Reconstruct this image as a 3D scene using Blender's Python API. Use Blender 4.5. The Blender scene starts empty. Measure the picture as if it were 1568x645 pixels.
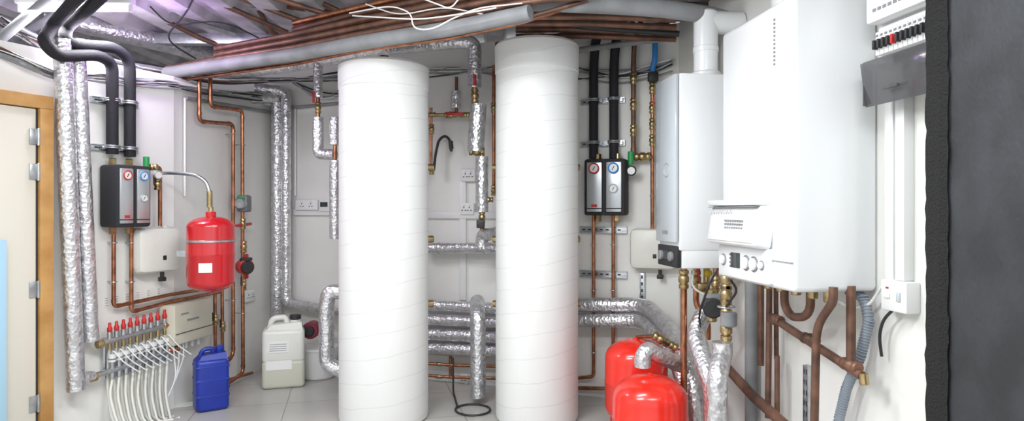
import bpy, bmesh, math, random
from mathutils import Vector, Matrix
random.seed(7)
H=1.4; F=1000.0; CX=784.0; CY=322.5
def P(px,py,y): return Vector(((px-CX)*y/F, y, H-(py-CY)*y/F))
class Wall:
    def __init__(s,a,b):
        s.a=Vector(a); d=Vector(b)-s.a; s.len=d.length; s.u=d/s.len; s.n=Vector((s.u.y,-s.u.x))
        s.T=Matrix(((s.u.x,-s.n.x,0,s.a.x),(s.u.y,-s.n.y,0,s.a.y),(0,0,1,0),(0,0,0,1)))
    def pt(s,px,py,off=0.0):
        k=(px-CX)/F
        y=(off+s.a.dot(s.n))/(k*s.n.x+s.n.y)
        return P(px,py,y)
    def sz(s,px,py,off=0.0):
        p=s.pt(px,py,off); return ((Vector((p.x,p.y))-s.a).dot(s.u), p.z)
A=Wall((-3.26,2.753),(-2.40,4.60))
B=Wall((-2.40,4.60),(-2.18,6.0))
K=Wall((-2.18,6.0),(1.2,4.7))
R=Wall((1.2,4.7),(2.0,-1.0))

# ---------------------------------------------------------------- materials
def newmat(name):
    m=bpy.data.materials.new(name); m.use_nodes=True
    nt=m.node_tree; return m,nt,nt.nodes['Principled BSDF']
def mat(name,col,rough=.5,metal=0,var=0,vscale=8,bump=0,bscale=60,coat=0,trans=0,sss=0,emit=0,alpha=1,col2=None):
    m,nt,b=newmat(name)
    b.inputs['Base Color'].default_value=(*col,1); b.inputs['Roughness'].default_value=rough
    b.inputs['Metallic'].default_value=metal
    if coat: b.inputs['Coat Weight'].default_value=coat; b.inputs['Coat Roughness'].default_value=.08
    if trans: b.inputs['Transmission Weight'].default_value=trans
    if emit: b.inputs['Emission Color'].default_value=(*col,1); b.inputs['Emission Strength'].default_value=emit
    if alpha<1: b.inputs['Alpha'].default_value=alpha
    tc=nt.nodes.new('ShaderNodeTexCoord')
    if var or col2:
        n=nt.nodes.new('ShaderNodeTexNoise'); n.inputs['Scale'].default_value=vscale; n.inputs['Detail'].default_value=5
        nt.links.new(tc.outputs['Object'],n.inputs['Vector'])
        r=nt.nodes.new('ShaderNodeValToRGB')
        c2=col2 if col2 else tuple(c*(1-var) for c in col)
        r.color_ramp.elements[0].position=.35; r.color_ramp.elements[1].position=.65
        r.color_ramp.elements[0].color=(*c2,1); r.color_ramp.elements[1].color=(*col,1)
        nt.links.new(n.outputs['Fac'],r.inputs['Fac']); nt.links.new(r.outputs['Color'],b.inputs['Base Color'])
    if bump:
        n=nt.nodes.new('ShaderNodeTexNoise'); n.inputs['Scale'].default_value=bscale; n.inputs['Detail'].default_value=4
        nt.links.new(tc.outputs['Object'],n.inputs['Vector'])
        bp=nt.nodes.new('ShaderNodeBump'); bp.inputs['Strength'].default_value=bump; bp.inputs['Distance'].default_value=.01
        nt.links.new(n.outputs['Fac'],bp.inputs['Height']); nt.links.new(bp.outputs['Normal'],b.inputs['Normal'])
    return m
WALL=mat('wall_paint',(.80,.80,.765),.7,var=.05,vscale=2.5,bump=.08,bscale=30)
WHITE=mat('white_enamel',(.80,.82,.83),.22,coat=.4)
WHITE2=mat('white_plastic',(.76,.77,.76),.35)
PANELG=mat('pale_grey_panel',(.50,.55,.58),.1,coat=.6)
CREAM=mat('cream_plastic',(.62,.59,.48),.45)
NATPL=mat('natural_plastic',(.74,.75,.69),.35,var=.05,vscale=6)
NATLIQ=mat('natural_plastic_filled',(.56,.56,.47),.35)
COP=mat('copper',(.56,.25,.14),.32,1,vscale=18,col2=(.30,.13,.075))
COPOLD=mat('old_copper',(.24,.125,.085),.5,.55,vscale=12,col2=(.12,.068,.05))
BRASS=mat('brass',(.55,.42,.22),.35,1,var=.35,vscale=30)
ZINC=mat('zinc_steel',(.58,.61,.63),.35,1,var=.25,vscale=25)
GREYP=mat('grey_pipe',(.28,.29,.30),.6,var=.3,vscale=6)
DECK=mat('galvanised_deck',(.60,.59,.61),.55,.1,var=.4,vscale=5)
BLACKF=mat('black_foam',(.012,.012,.016),.75,bump=.3,bscale=80)
BLACKP=mat('black_plastic',(.02,.02,.022),.5)
EPP=mat('black_epp',(.022,.023,.026),.8,bump=.3,bscale=250)
SILV=mat('silver_panel',(.52,.55,.57),.35,.7)
RED=mat('red_enamel',(.50,.006,.012),.25,coat=.5)
REDB=mat('bright_red_enamel',(.76,.022,.010),.27,coat=.5)
REDP=mat('red_plastic',(.5,.02,.02),.4)
BLUE=mat('blue_plastic',(.012,.035,.34),.38,var=.2,vscale=10)
BLUEP=mat('blue_pipe',(.03,.22,.6),.4)
GREEN=mat('green_plastic',(.02,.3,.08),.4)
TIMB=mat('varnished_timber',(.56,.32,.11),.45,vscale=7,col2=(.42,.21,.06))
JOIST=mat('dark_joist',(.18,.12,.09),.8,var=.5,vscale=6)
SLAB=mat('dark_slate_paint',(.034,.037,.042),.6,var=.4,vscale=7,bump=.2,bscale=60)
SLABE=mat('black_rough_edge',(.008,.008,.008),.95,bump=1,bscale=120)
DARK=mat('dark_gap',(.03,.03,.03),.7)
PALEB=mat('pale_blue',(.38,.60,.74),.5)
LCD=mat('lcd',(.05,.06,.06),.15)
SMOKE=mat('smoked_polycarbonate',(.10,.10,.105),.1,alpha=.75)
PEX=mat('white_pex',(.74,.74,.68),.35)
LABEL=mat('paper_label',(.8,.8,.78),.6)
HOSE=mat('grey_hose',(.26,.30,.35),.45)
TUBE=mat('fluorescent_tube',(.95,.93,1.0),.4,emit=18)
def foil():
    m,nt,b=newmat('aluminium_foil_wrap')
    b.inputs['Metallic'].default_value=.85; b.inputs['Roughness'].default_value=.29
    tc=nt.nodes.new('ShaderNodeTexCoord')
    v=nt.nodes.new('ShaderNodeTexVoronoi'); v.inputs['Scale'].default_value=48
    n=nt.nodes.new('ShaderNodeTexNoise'); n.inputs['Scale'].default_value=26; n.inputs['Detail'].default_value=6
    nt.links.new(tc.outputs['Object'],v.inputs['Vector']); nt.links.new(tc.outputs['Object'],n.inputs['Vector'])
    a=nt.nodes.new('ShaderNodeMath'); a.operation='MULTIPLY_ADD'; a.inputs[1].default_value=.65
    nt.links.new(v.outputs['Distance'],a.inputs[0]); nt.links.new(n.outputs['Fac'],a.inputs[2])
    bp=nt.nodes.new('ShaderNodeBump'); bp.inputs['Strength'].default_value=.62; bp.inputs['Distance'].default_value=.0105
    nt.links.new(a.outputs[0],bp.inputs['Height']); nt.links.new(bp.outputs['Normal'],b.inputs['Normal'])
    r=nt.nodes.new('ShaderNodeValToRGB'); r.color_ramp.elements[0].position=.3; r.color_ramp.elements[1].position=.7
    r.color_ramp.elements[0].color=(.55,.55,.57,1); r.color_ramp.elements[1].color=(.86,.86,.88,1)
    nt.links.new(n.outputs['Fac'],r.inputs['Fac']); nt.links.new(r.outputs['Color'],b.inputs['Base Color'])
    return m
FOIL=foil()
def cylmat():
    m,nt,b=newmat('white_wrapped_jacket')
    b.inputs['Roughness'].default_value=.5
    tc=nt.nodes.new('ShaderNodeTexCoord'); mp=nt.nodes.new('ShaderNodeMapping')
    mp.inputs['Rotation'].default_value=(0.0,math.radians(9),0)
    w=nt.nodes.new('ShaderNodeTexWave'); w.bands_direction='Z'; w.inputs['Scale'].default_value=2.1
    w.inputs['Distortion'].default_value=1.6; w.inputs['Detail'].default_value=3; w.inputs['Detail Scale'].default_value=1.5
    nt.links.new(tc.outputs['Object'],mp.inputs['Vector']); nt.links.new(mp.outputs['Vector'],w.inputs['Vector'])
    r=nt.nodes.new('ShaderNodeValToRGB'); e=r.color_ramp.elements
    e[0].position=0; e[0].color=(.68,.685,.675,1); e[1].position=.007; e[1].color=(.77,.78,.77,1)
    nt.links.new(w.outputs['Fac'],r.inputs['Fac']); nt.links.new(r.outputs['Color'],b.inputs['Base Color'])
    n=nt.nodes.new('ShaderNodeTexNoise'); n.inputs['Scale'].default_value=6
    nt.links.new(tc.outputs['Object'],n.inputs['Vector'])
    bp=nt.nodes.new('ShaderNodeBump'); bp.inputs['Strength'].default_value=.15; bp.inputs['Distance'].default_value=.03
    nt.links.new(n.outputs['Fac'],bp.inputs['Height']); nt.links.new(bp.outputs['Normal'],b.inputs['Normal'])
    return m
JACKET=cylmat()
def tile():
    m,nt,b=newmat('floor_tiles'); b.inputs['Roughness'].default_value=.28
    tc=nt.nodes.new('ShaderNodeTexCoord'); mp=nt.nodes.new('ShaderNodeMapping'); mp.inputs['Rotation'].default_value=(0,0,math.radians(-14))
    br=nt.nodes.new('ShaderNodeTexBrick'); br.offset=0; br.inputs['Scale'].default_value=1
    br.inputs['Brick Width'].default_value=.6; br.inputs['Row Height'].default_value=.6; br.inputs['Mortar Size'].default_value=.004
    br.inputs['Color1'].default_value=(.47,.46,.43,1); br.inputs['Color2'].default_value=(.43,.42,.40,1); br.inputs['Mortar'].default_value=(.24,.21,.19,1)
    nt.links.new(tc.outputs['Object'],mp.inputs['Vector']); nt.links.new(mp.outputs['Vector'],br.inputs['Vector'])
    nt.links.new(br.outputs['Color'],b.inputs['Base Color']); return m
TILE=tile()

# ---------------------------------------------------------------- builder
class Obj:
    def __init__(s,name,T=None):
        s.name=name; s.T=T or Matrix.Identity(4); s.v=[]; s.f=[]; s.m=[]; s.mats=[]
    def mi(s,m):
        if m not in s.mats: s.mats.append(m)
        return s.mats.index(m)
    def add(s,vs,fs,m,world=False):
        k=len(s.v); i=s.mi(m)
        s.v+=[Vector(v) if world else s.T@Vector(v) for v in vs]
        for f in fs: s.f.append([a+k for a in f]); s.m.append(i)
    def box(s,c,d,m,bev=0,R=None,seg=2):
        bm=bmesh.new(); bmesh.ops.create_cube(bm,size=1)
        bmesh.ops.scale(bm,vec=Vector(d),verts=bm.verts)
        if bev: bmesh.ops.bevel(bm,geom=list(bm.edges),offset=min(bev,min(d)*.45),segments=seg,affect='EDGES',profile=.5)
        M=Matrix.Translation(Vector(c))
        if R: M=M@R
        bm.verts.index_update()
        s.add([M@v.co for v in bm.verts],[[v.index for v in f.verts] for f in bm.faces],m); bm.free()
        return s
    def prism(s,pts,z0,z1,m):
        n=len(pts); vs=[(p[0],p[1],z0) for p in pts]+[(p[0],p[1],z1) for p in pts]
        fs=[[i,(i+1)%n,n+(i+1)%n,n+i] for i in range(n)]+[list(range(n))[::-1],[n+i for i in range(n)]]
        s.add(vs,fs,m)
    def tube(s,pts,r,m,fil=None,seg=12,world=False,jit=0,sock=False,closed=False):
        pts=[Vector(p) for p in pts]
        if fil is None: fil=r*2.2
        path=[pts[0]]; socks=[]
        for i in range(1,len(pts)-1):
            a,b,c=pts[i-1],pts[i],pts[i+1]; d1=(a-b); d2=(c-b); l=min(fil,d1.length*.48,d2.length*.48)
            if d1.length<1e-6 or d2.length<1e-6: continue
            p1=b+d1.normalized()*l; p2=b+d2.normalized()*l
            ang=d1.angle(d2,math.pi)
            if ang>math.pi*.97: path.append(b); continue
            for k in range(6):
                t=k/5; path.append(p1*(1-t)**2+b*2*t*(1-t)+p2*t*t)
            if sock and ang<2.6: socks+=[(p1,d1.normalized()),(p2,d2.normalized())]
        path.append(pts[-1])
        if jit:
            q=[path[0]]
            for a,b in zip(path,path[1:]):
                k=max(1,int((b-a).length/.05))
                for j in range(1,k+1): q.append(a.lerp(b,j/k))
            path=q
        path=[p for i,p in enumerate(path) if i==0 or (p-path[i-1]).length>1e-6]
        n=len(path); vs=[]; fs=[]
        t0=(path[1]-path[0]).normalized(); up=Vector((0,0,1)) if abs(t0.z)<.9 else Vector((1,0,0))
        x=t0.cross(up).normalized(); y=t0.cross(x)
        prev=t0
        for i,p in enumerate(path):
            if i==0: t=t0
            elif i==n-1: t=(path[-1]-path[-2]).normalized()
            else: t=((path[i+1]-p).normalized()+(p-path[i-1]).normalized()).normalized()
            q=prev.rotation_difference(t); x=q@x; y=q@y; prev=t
            rr=r*(1+random.uniform(-jit,jit)) if jit else r
            for k in range(seg):
                a=2*math.pi*k/seg; r2=rr*(1+random.uniform(-jit,jit)*.6) if jit else rr
                vs.append(p+x*math.cos(a)*r2+y*math.sin(a)*r2)
        for i in range(n-1):
            for k in range(seg):
                j=i+1
                fs.append([i*seg+k,i*seg+(k+1)%seg,j*seg+(k+1)%seg,j*seg+k])
        fs.append(list(range(seg))[::-1]); fs.append([(n-1)*seg+k for k in range(seg)])
        s.add(vs,fs,m,world)
        for p,d in socks: s.tube([p-d*r*.2,p+d*r*1.4],r*1.17,m,seg=seg,world=world)
        return s
    def lathe(s,c,prof,m,axis=(0,0,1),seg=32,world=False):
        ax=Vector(axis).normalized(); up=Vector((0,1,0)) if abs(ax.y)<.9 else Vector((0,0,1))
        x=up.cross(ax).normalized(); y=ax.cross(x); c=Vector(c); vs=[]; fs=[]
        for r,h in prof:
            for k in range(seg):
                a=2*math.pi*k/seg; vs.append(c+ax*h+x*math.cos(a)*max(r,1e-4)+y*math.sin(a)*max(r,1e-4))
        for i in range(len(prof)-1):
            for k in range(seg): fs.append([i*seg+k,i*seg+(k+1)%seg,(i+1)*seg+(k+1)%seg,(i+1)*seg+k])
        fs.append(list(range(seg))[::-1]); fs.append([(len(prof)-1)*seg+k for k in range(seg)])
        s.add(vs,fs,m,world); return s
    def cyl(s,p0,p1,r,m,seg=20,world=False):
        p0=Vector(p0); d=Vector(p1)-p0; L=d.length; b=min(r*.15,L*.2)
        return s.lathe(p0,[(r-b,0),(r,b),(r,L-b),(r-b,L)],m,axis=d,seg=seg,world=world)
    def ring(s,c,R0,r,m,axis=(0,1,0),seg=24,world=False):
        ax=Vector(axis).normalized(); up=Vector((0,0,1)) if abs(ax.z)<.9 else Vector((1,0,0))
        x=up.cross(ax).normalized(); y=ax.cross(x); c=Vector(c)
        pts=[c+x*math.cos(2*math.pi*k/seg)*R0+y*math.sin(2*math.pi*k/seg)*R0 for k in range(seg)]
        vs=[];fs=[];n=8
        for k,p in enumerate(pts):
            o=(p-c).normalized()
            for j in range(n):
                a=2*math.pi*j/n; vs.append(p+o*math.cos(a)*r+ax*math.sin(a)*r)
        for k in range(seg):
            for j in range(n): fs.append([k*n+j,k*n+(j+1)%n,((k+1)%seg)*n+(j+1)%n,((k+1)%seg)*n+j])
        s.add(vs,fs,m,world); return s
    def done(s,ang=38):
        xs=[v.x for v in s.v]; ys=[v.y for v in s.v]; zs=[v.z for v in s.v]
        o=Vector(((min(xs)+max(xs))/2,(min(ys)+max(ys))/2,min(zs)))
        me=bpy.data.meshes.new(s.name); me.from_pydata([v-o for v in s.v],[],s.f)
        for m in s.mats: me.materials.append(m)
        me.polygons.foreach_set('material_index',s.m)
        me.polygons.foreach_set('use_smooth',[True]*len(s.f))
        bm=bmesh.new(); bm.from_mesh(me); bmesh.ops.recalc_face_normals(bm,faces=bm.faces); bm.to_mesh(me); bm.free()
        me.set_sharp_from_angle(angle=math.radians(ang)); me.update()
        ob=bpy.data.objects.new(s.name,me); ob.location=o; bpy.context.scene.collection.objects.link(ob); return ob
def wbox(o,w,pxL,pxR,pyT,pyB,o0,o1,m,bev=0):
    s0,_=w.sz(pxL,0,o1); s1,_=w.sz(pxR,0,o1); mid=(pxL+pxR)/2
    _,zt=w.sz(mid,pyT,o1); _,zb=w.sz(mid,pyB,o1)
    o.box(((s0+s1)/2,-(o0+o1)/2,(zt+zb)/2),(abs(s1-s0),abs(o1-o0),abs(zt-zb)),m,bev)
    return (s0,s1,zb,zt)
def wpts(w,l,off): return [w.pt(p[0],p[1],p[2] if len(p)>2 else off) for p in l]
def clip(o,w,px,py,off,r,m=ZINC):
    p=w.pt(px,py,off); n=Vector((w.n.x,w.n.y,0))
    o.tube([p-n*(off),p],.005,m,seg=8,world=True); o.ring(p,r*1.25,.004,m,axis=(0,0,1),seg=14,world=True)
def valve(o,p,d,r,body=BRASS,lever=REDP):
    p=Vector(p); d=Vector(d).normalized(); r=r*.85
    o.lathe(p-d*r*2.6,[(r*1.2,0),(r*1.4,r*.3),(r*1.4,r*1.1),(r*1.0,r*1.3),(r*1.5,r*2),(r*1.5,r*3.2),(r*1.0,r*3.9),(r*1.4,r*4.1),(r*1.4,r*4.9),(r*1.2,r*5.2)],body,axis=d,seg=10,world=True)
    if lever:
        f=Vector((0,-1,0)); o.tube([p,p+f*r*2.6],r*.4,body,seg=8,world=True)
        o.tube([p+f*r*2.6,p+f*r*2.8+d*r*4],r*.38,lever,seg=8,world=True)

# ---------------------------------------------------------------- shell
CEIL=2.75
def thick(name,w,z0,z1,m,t=.12,ext0=0,ext1=0):
    o=Obj(name,w.T); L=w.len
    o.box(((L+ext1-ext0)/2,t/2,(z0+z1)/2),(L+ext0+ext1,t,z1-z0),m); return o
thick('wall_left_diagonal',A,0,2.35,WALL,ext1=.02).done()
thick('wall_left_return',B,0,2.35,WALL).done()
thick('wall_back',K,0,CEIL,WALL,ext0=2.6,ext1=.1).done()
thick('wall_right',R,0,CEIL,WALL,ext0=0.0).done()
o=Obj('wall_left'); o.box((-3.32,.9,CEIL/2),(.12,3.75,CEIL),WALL); o.done()
o=Obj('wall_left_outer'); o.box((-4.5,4.75,CEIL/2),(.12,4.2,CEIL),WALL); o.done()
o=Obj('floor'); o.box((-1.2,3,-.05),(7,8.4,.1),TILE); o.done()
o=Obj('ceiling'); x=-4.7; prof=[]
while x<2.4:
    prof+=[(x,CEIL),(x+.13,CEIL),(x+.16,CEIL+.06),(x+.27,CEIL+.06)]; x+=.30
vs=[]
for (a,z) in prof: vs+=[(a,-1.1,z),(a,7.2,z)]
fs=[[2*i,2*i+1,2*i+3,2*i+2] for i in range(len(prof)-1)]
o.add(vs,fs,DECK); o.box((-1.2,3.05,CEIL+.12),(7.2,8.3,.08),DECK); o.done()
for yy in (3.75,4.25):
    o=Obj('ceiling_joist'); o.box((.72,yy,CEIL-.055),(1.15,.07,.11),JOIST,.004); o.done()
o=Obj('ceiling_joist'); o.box((-1.9,5.0,CEIL-.04),(2.6,.08,.08),ZINC,.004); o.done()
o=Obj('baseboard_back',K.T); o.box((K.len/2,-.006,.04),(K.len,.012,.08),WHITE2); o.done()

# ---------------------------------------------------------------- door
o=Obj('door_1',A.T)
s0,_=A.sz(50,0,.03); s1,_=A.sz(72,0,.03)
zt=1.985
o.box(((s0+s1)/2,-.051,zt/2),(.075,.10,zt),TIMB,.004)
o.box(((s0+s1)/2-.38,-.051,zt+.0375),(.835,.10,.075),TIMB,.004)
o.box(((s0+s1)/2-.76,-.051,zt/2),(.075,.10,zt),TIMB,.004)
c=(s0+s1)/2-.38
o.box((c,-.06,zt/2+.005),(.66,.045,zt-.02),mat('door_paint',(.70,.67,.58),.45),.004)
o.box((c+.335,-.07,zt/2),(.012,.02,zt-.02),DARK)
for z in (1.82,1.62,.95,.3):
    o.box((c+.32,-.088,z),(.055,.01,.09),ZINC,.002); o.cyl((c+.335,-.098,z-.05),(c+.335,-.098,z+.05),.008,ZINC)
o.done()
o=Obj('blue_sheet',A.T); s0,_=A.sz(-60,0,.13); s1,_=A.sz(9,0,.13)
o.box(((s0+s1)/2,-.13,.62),(s1-s0,.02,1.24),PALEB,.004); o.done()

# ---------------------------------------------------------------- hot water cylinders
def tank(cx,y,r,h,lid):
    o=Obj('hot_water_cylinder'); X=(cx-CX)/F*y
    o.lathe((X,y,0),[(r-.03,0),(r-.005,.01),(r,.03),(r,h-lid),(r+.005,h-lid+.005),(r+.007,h-.02),(r-.004,h-.004),(r-.02,h),(r*.5,h+.005),(0,h+.006)],JACKET,seg=96)
    o.lathe((X,y,h),[(.05,0),(.05,.03),(.03,.035),(.03,.07)],BRASS,seg=24)
    for a in (0,math.pi):
        for z in (.75,1.2,1.7):
            d=Vector((math.cos(a),math.sin(a)+.45,0)).normalized()
            o.cyl(Vector((X,y,z))+d*(r-.02),Vector((X,y,z))+d*(r+.05),.025,BRASS)
    o.done(30)
tank(588,4.42,.297,2.378,.17)
tank(822,4.42,.278,2.52,.2)

# ---------------------------------------------------------------- pump stations
def gauge(o,c,r,colr,ax=(0,-1,0),world=False):
    c=Vector(c); a=Vector(ax)
    o.lathe(c,[(r,0),(r*1.02,r*.3),(r*.9,r*.45),(0,r*.45)],WHITE2,axis=a,seg=28,world=world)
    o.ring(c+a*r*.42,r*.95,r*.16,colr,axis=a,world=world)
    if not world: o.box(c+a*r*.5,(r*.12,r*.12,r*.9),BLACKP,R=Matrix.Rotation(.5,4,'Y'))
def pump_station(w,pxL,pxR,pyT,pyB,d):
    o=Obj('pump_station',w.T)
    s0,s1,zb,zt=wbox(o,w,pxL,pxR,pyT,pyB,.02,d,EPP,.018)
    W=s1-s0; Hh=zt-zb; cs=(s0+s1)/2
    o.box((cs,-d-.001,(zb+zt)/2),(.008,.01,Hh*.98),DARK)
    for sx in (-1,1):
        x=cs+sx*W*.235
        o.box((x,-d-.004,zb+Hh*.5),(W*.37,.016,Hh*.88),SILV,.006)
        o.box((x,-d-.004,zb+Hh*.12),(W*.37,.019,.006),EPP)
        gauge(o,(x,-d-.008,zt-Hh*.17),W*.12,REDP if sx<0 else BLUEP)
        o.cyl((x,-.06,zt-.01),(x,-.06,zt+.045),.024,BRASS,seg=6); o.cyl((x,-.06,zb-.045),(x,-.06,zb+.01),.024,BRASS,seg=6)
    x=cs+W*.235
    gauge(o,(x,-d-.008,zb+Hh*.47),W*.10,SILV)
    o.box((cs-W*.235,-d-.013,zb+Hh*.17),(W*.14,.004,.018),REDP)
    o.box((s0+W*.05,-d*.5,zb+Hh*.5),(.012,.02,Hh*.5),DARK)
    o.done()
pump_station(A,178,232,253,348,.19)
pump_station(K,894,957,243,330,.17)

o=Obj('insulated_pipe'); o.tube([P(185,-80,3.5),P(120,-5,3.7),P(80,38,3.85)]+wpts(A,[(66,64,.18),(88,86,.16),(150,84,.12),(172,96,.08),(172,236,.06)],.1),.035,BLACKF,fil=.12,seg=16,world=True); o.done()
o=Obj('insulated_pipe'); o.tube([P(210,-60,3.6),P(135,15,3.8),P(100,42,3.95)]+wpts(A,[(100,68,.12),(175,72,.1),(199,92,.07),(199,186,.06),(199,240,.06)],.1),.035,BLACKF,fil=.12,seg=16,world=True); o.done()
def rail(w,px0,px1,py,clamps=(),h=.04,vert=False):
    o=Obj('strut_channel',w.T)
    if not vert:
        s0,z=w.sz(px0,py,.02); s1,_=w.sz(px1,py,.02); z=w.sz((px0+px1)/2,py,.02)[1]
        o.box(((s0+s1)/2,-.01,z),(s1-s0,.02,h),ZINC,.002)
        o.box(((s0+s1)/2,-.02,z+h*.42),(s1-s0,.02,h*.15),ZINC); o.box(((s0+s1)/2,-.02,z-h*.42),(s1-s0,.02,h*.15),ZINC)
        k=s0+.03
        while k<s1-.02: o.box((k,-.0215,z),(.022,.004,.010),DARK); k+=.045
        for c in clamps:
            s,_=w.sz(c,py,.06); o.ring((s,-.06,z),.042,.006,ZINC,axis=(0,0,1)); o.ring((s,-.06,z+.012),.042,.006,ZINC,axis=(0,0,1))
            for q in (-1,1): o.cyl((s+q*.052,-.06,z),(s+q*.052,-.03,z),.008,ZINC,seg=8); o.box((s+q*.052,-.04,z),(.02,.03,.026),ZINC)
    else:
        s,z0=w.sz(px0,py,.02); _,z1=w.sz(px0,px1,.02); zz=max(0,min(z0,z1)); zh=max(z0,z1)
        o.box((s,-.01,(zz+zh)/2),(h,.02,zh-zz),ZINC,.002)
        for q in (-1,1): o.box((s+q*h*.42,-.02,(zz+zh)/2),(h*.15,.02,zh-zz),ZINC)
        k=zz+.03
        while k<zh-.02: o.box((s,-.0215,k),(.012,.004,.024),DARK); k+=.05
    o.done()
rail(A,140,212,157,(172,199)); rail(A,140,212,228,(172,199))
rail(K,889,957,155,(909,940)); rail(K,889,957,220,(909,940))
rail(K,888,960,352,(),.05); rail(K,888,960,420,(),.05)
rail(K,983,462,418,(),.04,True)
for px in (909,940):
    o=Obj('insulated_pipe'); o.tube([P(px+40,-10,4.1),P(px+22,10,4.5)]+wpts(K,[(px+3,60,.12),(px,100,.065),(px,243,.06)],.06),.034,BLACKF,fil=.1,seg=16,world=True); o.done()

# ---------------------------------------------------------------- foil pipes
def foilp(pts,r,fil=None,name='foil_insulated_pipe'):
    o=Obj(name); o.tube(pts,r,FOIL,fil=fil or r*1.6,seg=20,world=True,jit=.024); return o
foilp(wpts(A,[(94,60,.1),(97,100,.1),(116,598,.1)],.1),.050).done()
foilp(wpts(A,[(118,60,.09),(120,100,.09),(138,500,.09),(140,522,.09)],.1),.044).done()
foilp([P(70,22,4.6),P(150,42,4.75),P(260,68,5.1),P(335,88,5.5)],.07).done()
foilp([P(380,150,5.6)]+wpts(K,[(424,150,.12),(424,486,.12)],.12),.05).done()
foilp([P(390,135,5.75)]+wpts(K,[(438,140,.10),(438,464,.10),(500,474,.12),(528,478,.2)],.1),.045).done()
foilp([P(330,112,5.2),P(440,102,5.2),P(520,88,5.0),P(600,72,4.85),P(700,64,4.82),P(727,64,4.82),P(727,135,4.82)],.05,fil=.07).done()
foilp([P(487,98,5.05),P(487,150,5.05)],.036).done()
o=foilp([P(487,180,5.05),P(487,236,5.05),P(513,237,5.0)],.042,fil=.04)
valve(o,P(487,165,5.05),(0,0,1),.02,lever=None); o.tube([P(487,110,5.05),P(487,185,5.05)],.015,COP,world=True); o.tube([P(480,140,5.0),P(480,158,5.0)],.009,REDP,world=True); o.done()
o=foilp([P(513,180,5.0),P(513,222,5.0)],.042); o.tube([P(513,180,5.0),P(513,250,5.0)],.015,COP,world=True); o.done()
foilp([P(513,246,5.0),P(513,366,5.0)],.042).done()
foilp([P(530,448,4.75),P(503,446,4.75),P(500,470,4.75),P(500,560,4.75),P(528,568,4.75)],.055,fil=.09).done()
Y=4.82
o=foilp([P(733,160,Y),P(728,232,Y)],.062); valve(o,P(727,147,Y),(0,0,1),.024,lever=None); o.tube([P(727,130,Y),P(727,165,Y)],.02,COP,world=True)
o.tube([P(727,114,Y-.06),P(727,131,Y-.06)],.012,REDP,world=True); valve(o,P(730,232,Y),(1,0,0),.026,lever=None); o.done()
o=foilp([P(738,240,Y),P(738,325,Y)],.047); o.tube([P(738,225,Y),P(738,360,Y)],.017,COP,world=True); valve(o,P(738,333,Y),(0,0,1),.02,lever=None)
o.box(P(736,343,Y-.05),(.06,.05,.06),BLACKP,.008); valve(o,P(748,306,Y),(1,0,0),.016,lever=None); o.done()
foilp([P(758,358,4.7),P(738,360,Y),P(738,378,Y)],.048,fil=.05).done()
o=foilp(wpts(K,[(640,380),(775,380)],.13),.042)
for px in (672,742): o.ring(K.pt(px,380,.13),.043,.004,ZINC,axis=(1,-.4,0),world=True)
o.done()
for py,rr in ((470,.045),(492,.045),(514,.05),(536,.05)):
    foilp(wpts(K,[(636,py-4),(662,py-2),(770,py+3),(800,py+4)],.12),rr).done()
foilp([P(731,462,4.95),P(731,480,4.74),P(732,500,4.72),P(732,608,4.72)],.056,fil=.06).done()
o=Obj('copper_pipe')
for l in ([(640,556),(700,560),(775,562)],[(640,574),(690,578),(775,580)],[(640,590),(700,598),(770,600)]): o.tube(wpts(K,l,.08),.013,COP,world=True)
o.tube(wpts(K,[(690,545),(690,578)],.08),.013,COP,world=True)
for q in ((672,558),(735,561),(672,577),(735,580)): valve(o,K.pt(q[0],q[1],.08),(1,-.36,0),.014,lever=None)
o.done()
o=Obj('copper_pipe'); o.tube(wpts(K,[(756,100),(756,292)],.07),.014,COP,world=True)
for py in (165,292): valve(o,K.pt(756,py,.07),(0,0,1),.018,lever=None)
o.done()
o=Obj('copper_pipe'); o.tube(wpts(K,[(660,165),(660,262)],.12),.012,COP,world=True)
o.tube(wpts(K,[(660,176),(722,176)],.12),.015,BRASS,world=True)
o.tube(wpts(K,[(699,118),(699,176)],.12),.013,COPOLD,world=True); o.tube(wpts(K,[(698,140),(698,166)],.12),.04,FOIL,world=True,jit=.02,seg=16)
p=K.pt(690,176,.12); valve(o,p,(1,-.36,0),.022,lever=None); o.box(p+Vector((.04,-.06,.0)),(.14,.015,.022),REDP,.004)
for px in (660,712): valve(o,K.pt(px,176,.12),(1,-.36,0),.018,lever=None)
valve(o,K.pt(661,198,.12),(0,0,1),.018,lever=None); valve(o,K.pt(661,260,.12),(0,0,1),.018,lever=None); o.done()
o=Obj('black_cable'); o.tube(wpts(K,[(664,262),(667,235),(672,214),(682,207),(690,216),(691,232)],.1),.011,BLACKP,fil=.05,world=True); o.tube(wpts(K,[(690,216),(691,228)],.1),.018,BLACKP,fil=.05,world=True); o.done()
o=Obj('black_cable'); pts=[P(694,548,5.0),P(694,600,4.9),P(700,622,4.65)]
for k in range(20):
    a=k/18*2*math.pi*1.1; pts.append(P(724-27*math.cos(a),630-8*math.sin(a),4.55+.13*math.sin(a)))
for p in pts[3:]: p.z=.012
o.tube(pts,.007,BLACKP,fil=.03,world=True,seg=8); o.done()
o=Obj('trim_1',K.T)
for a,b,c in ((640,780,330),(448,522,325)): wbox(o,K,a,b,c-5,c+5,0,.03,WHITE2,.004)
o.done()
o=Obj('cable_trunking',K.T); wbox(o,K,703,713,278,460,0,.025,WHITE2,.003); o.done()
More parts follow.
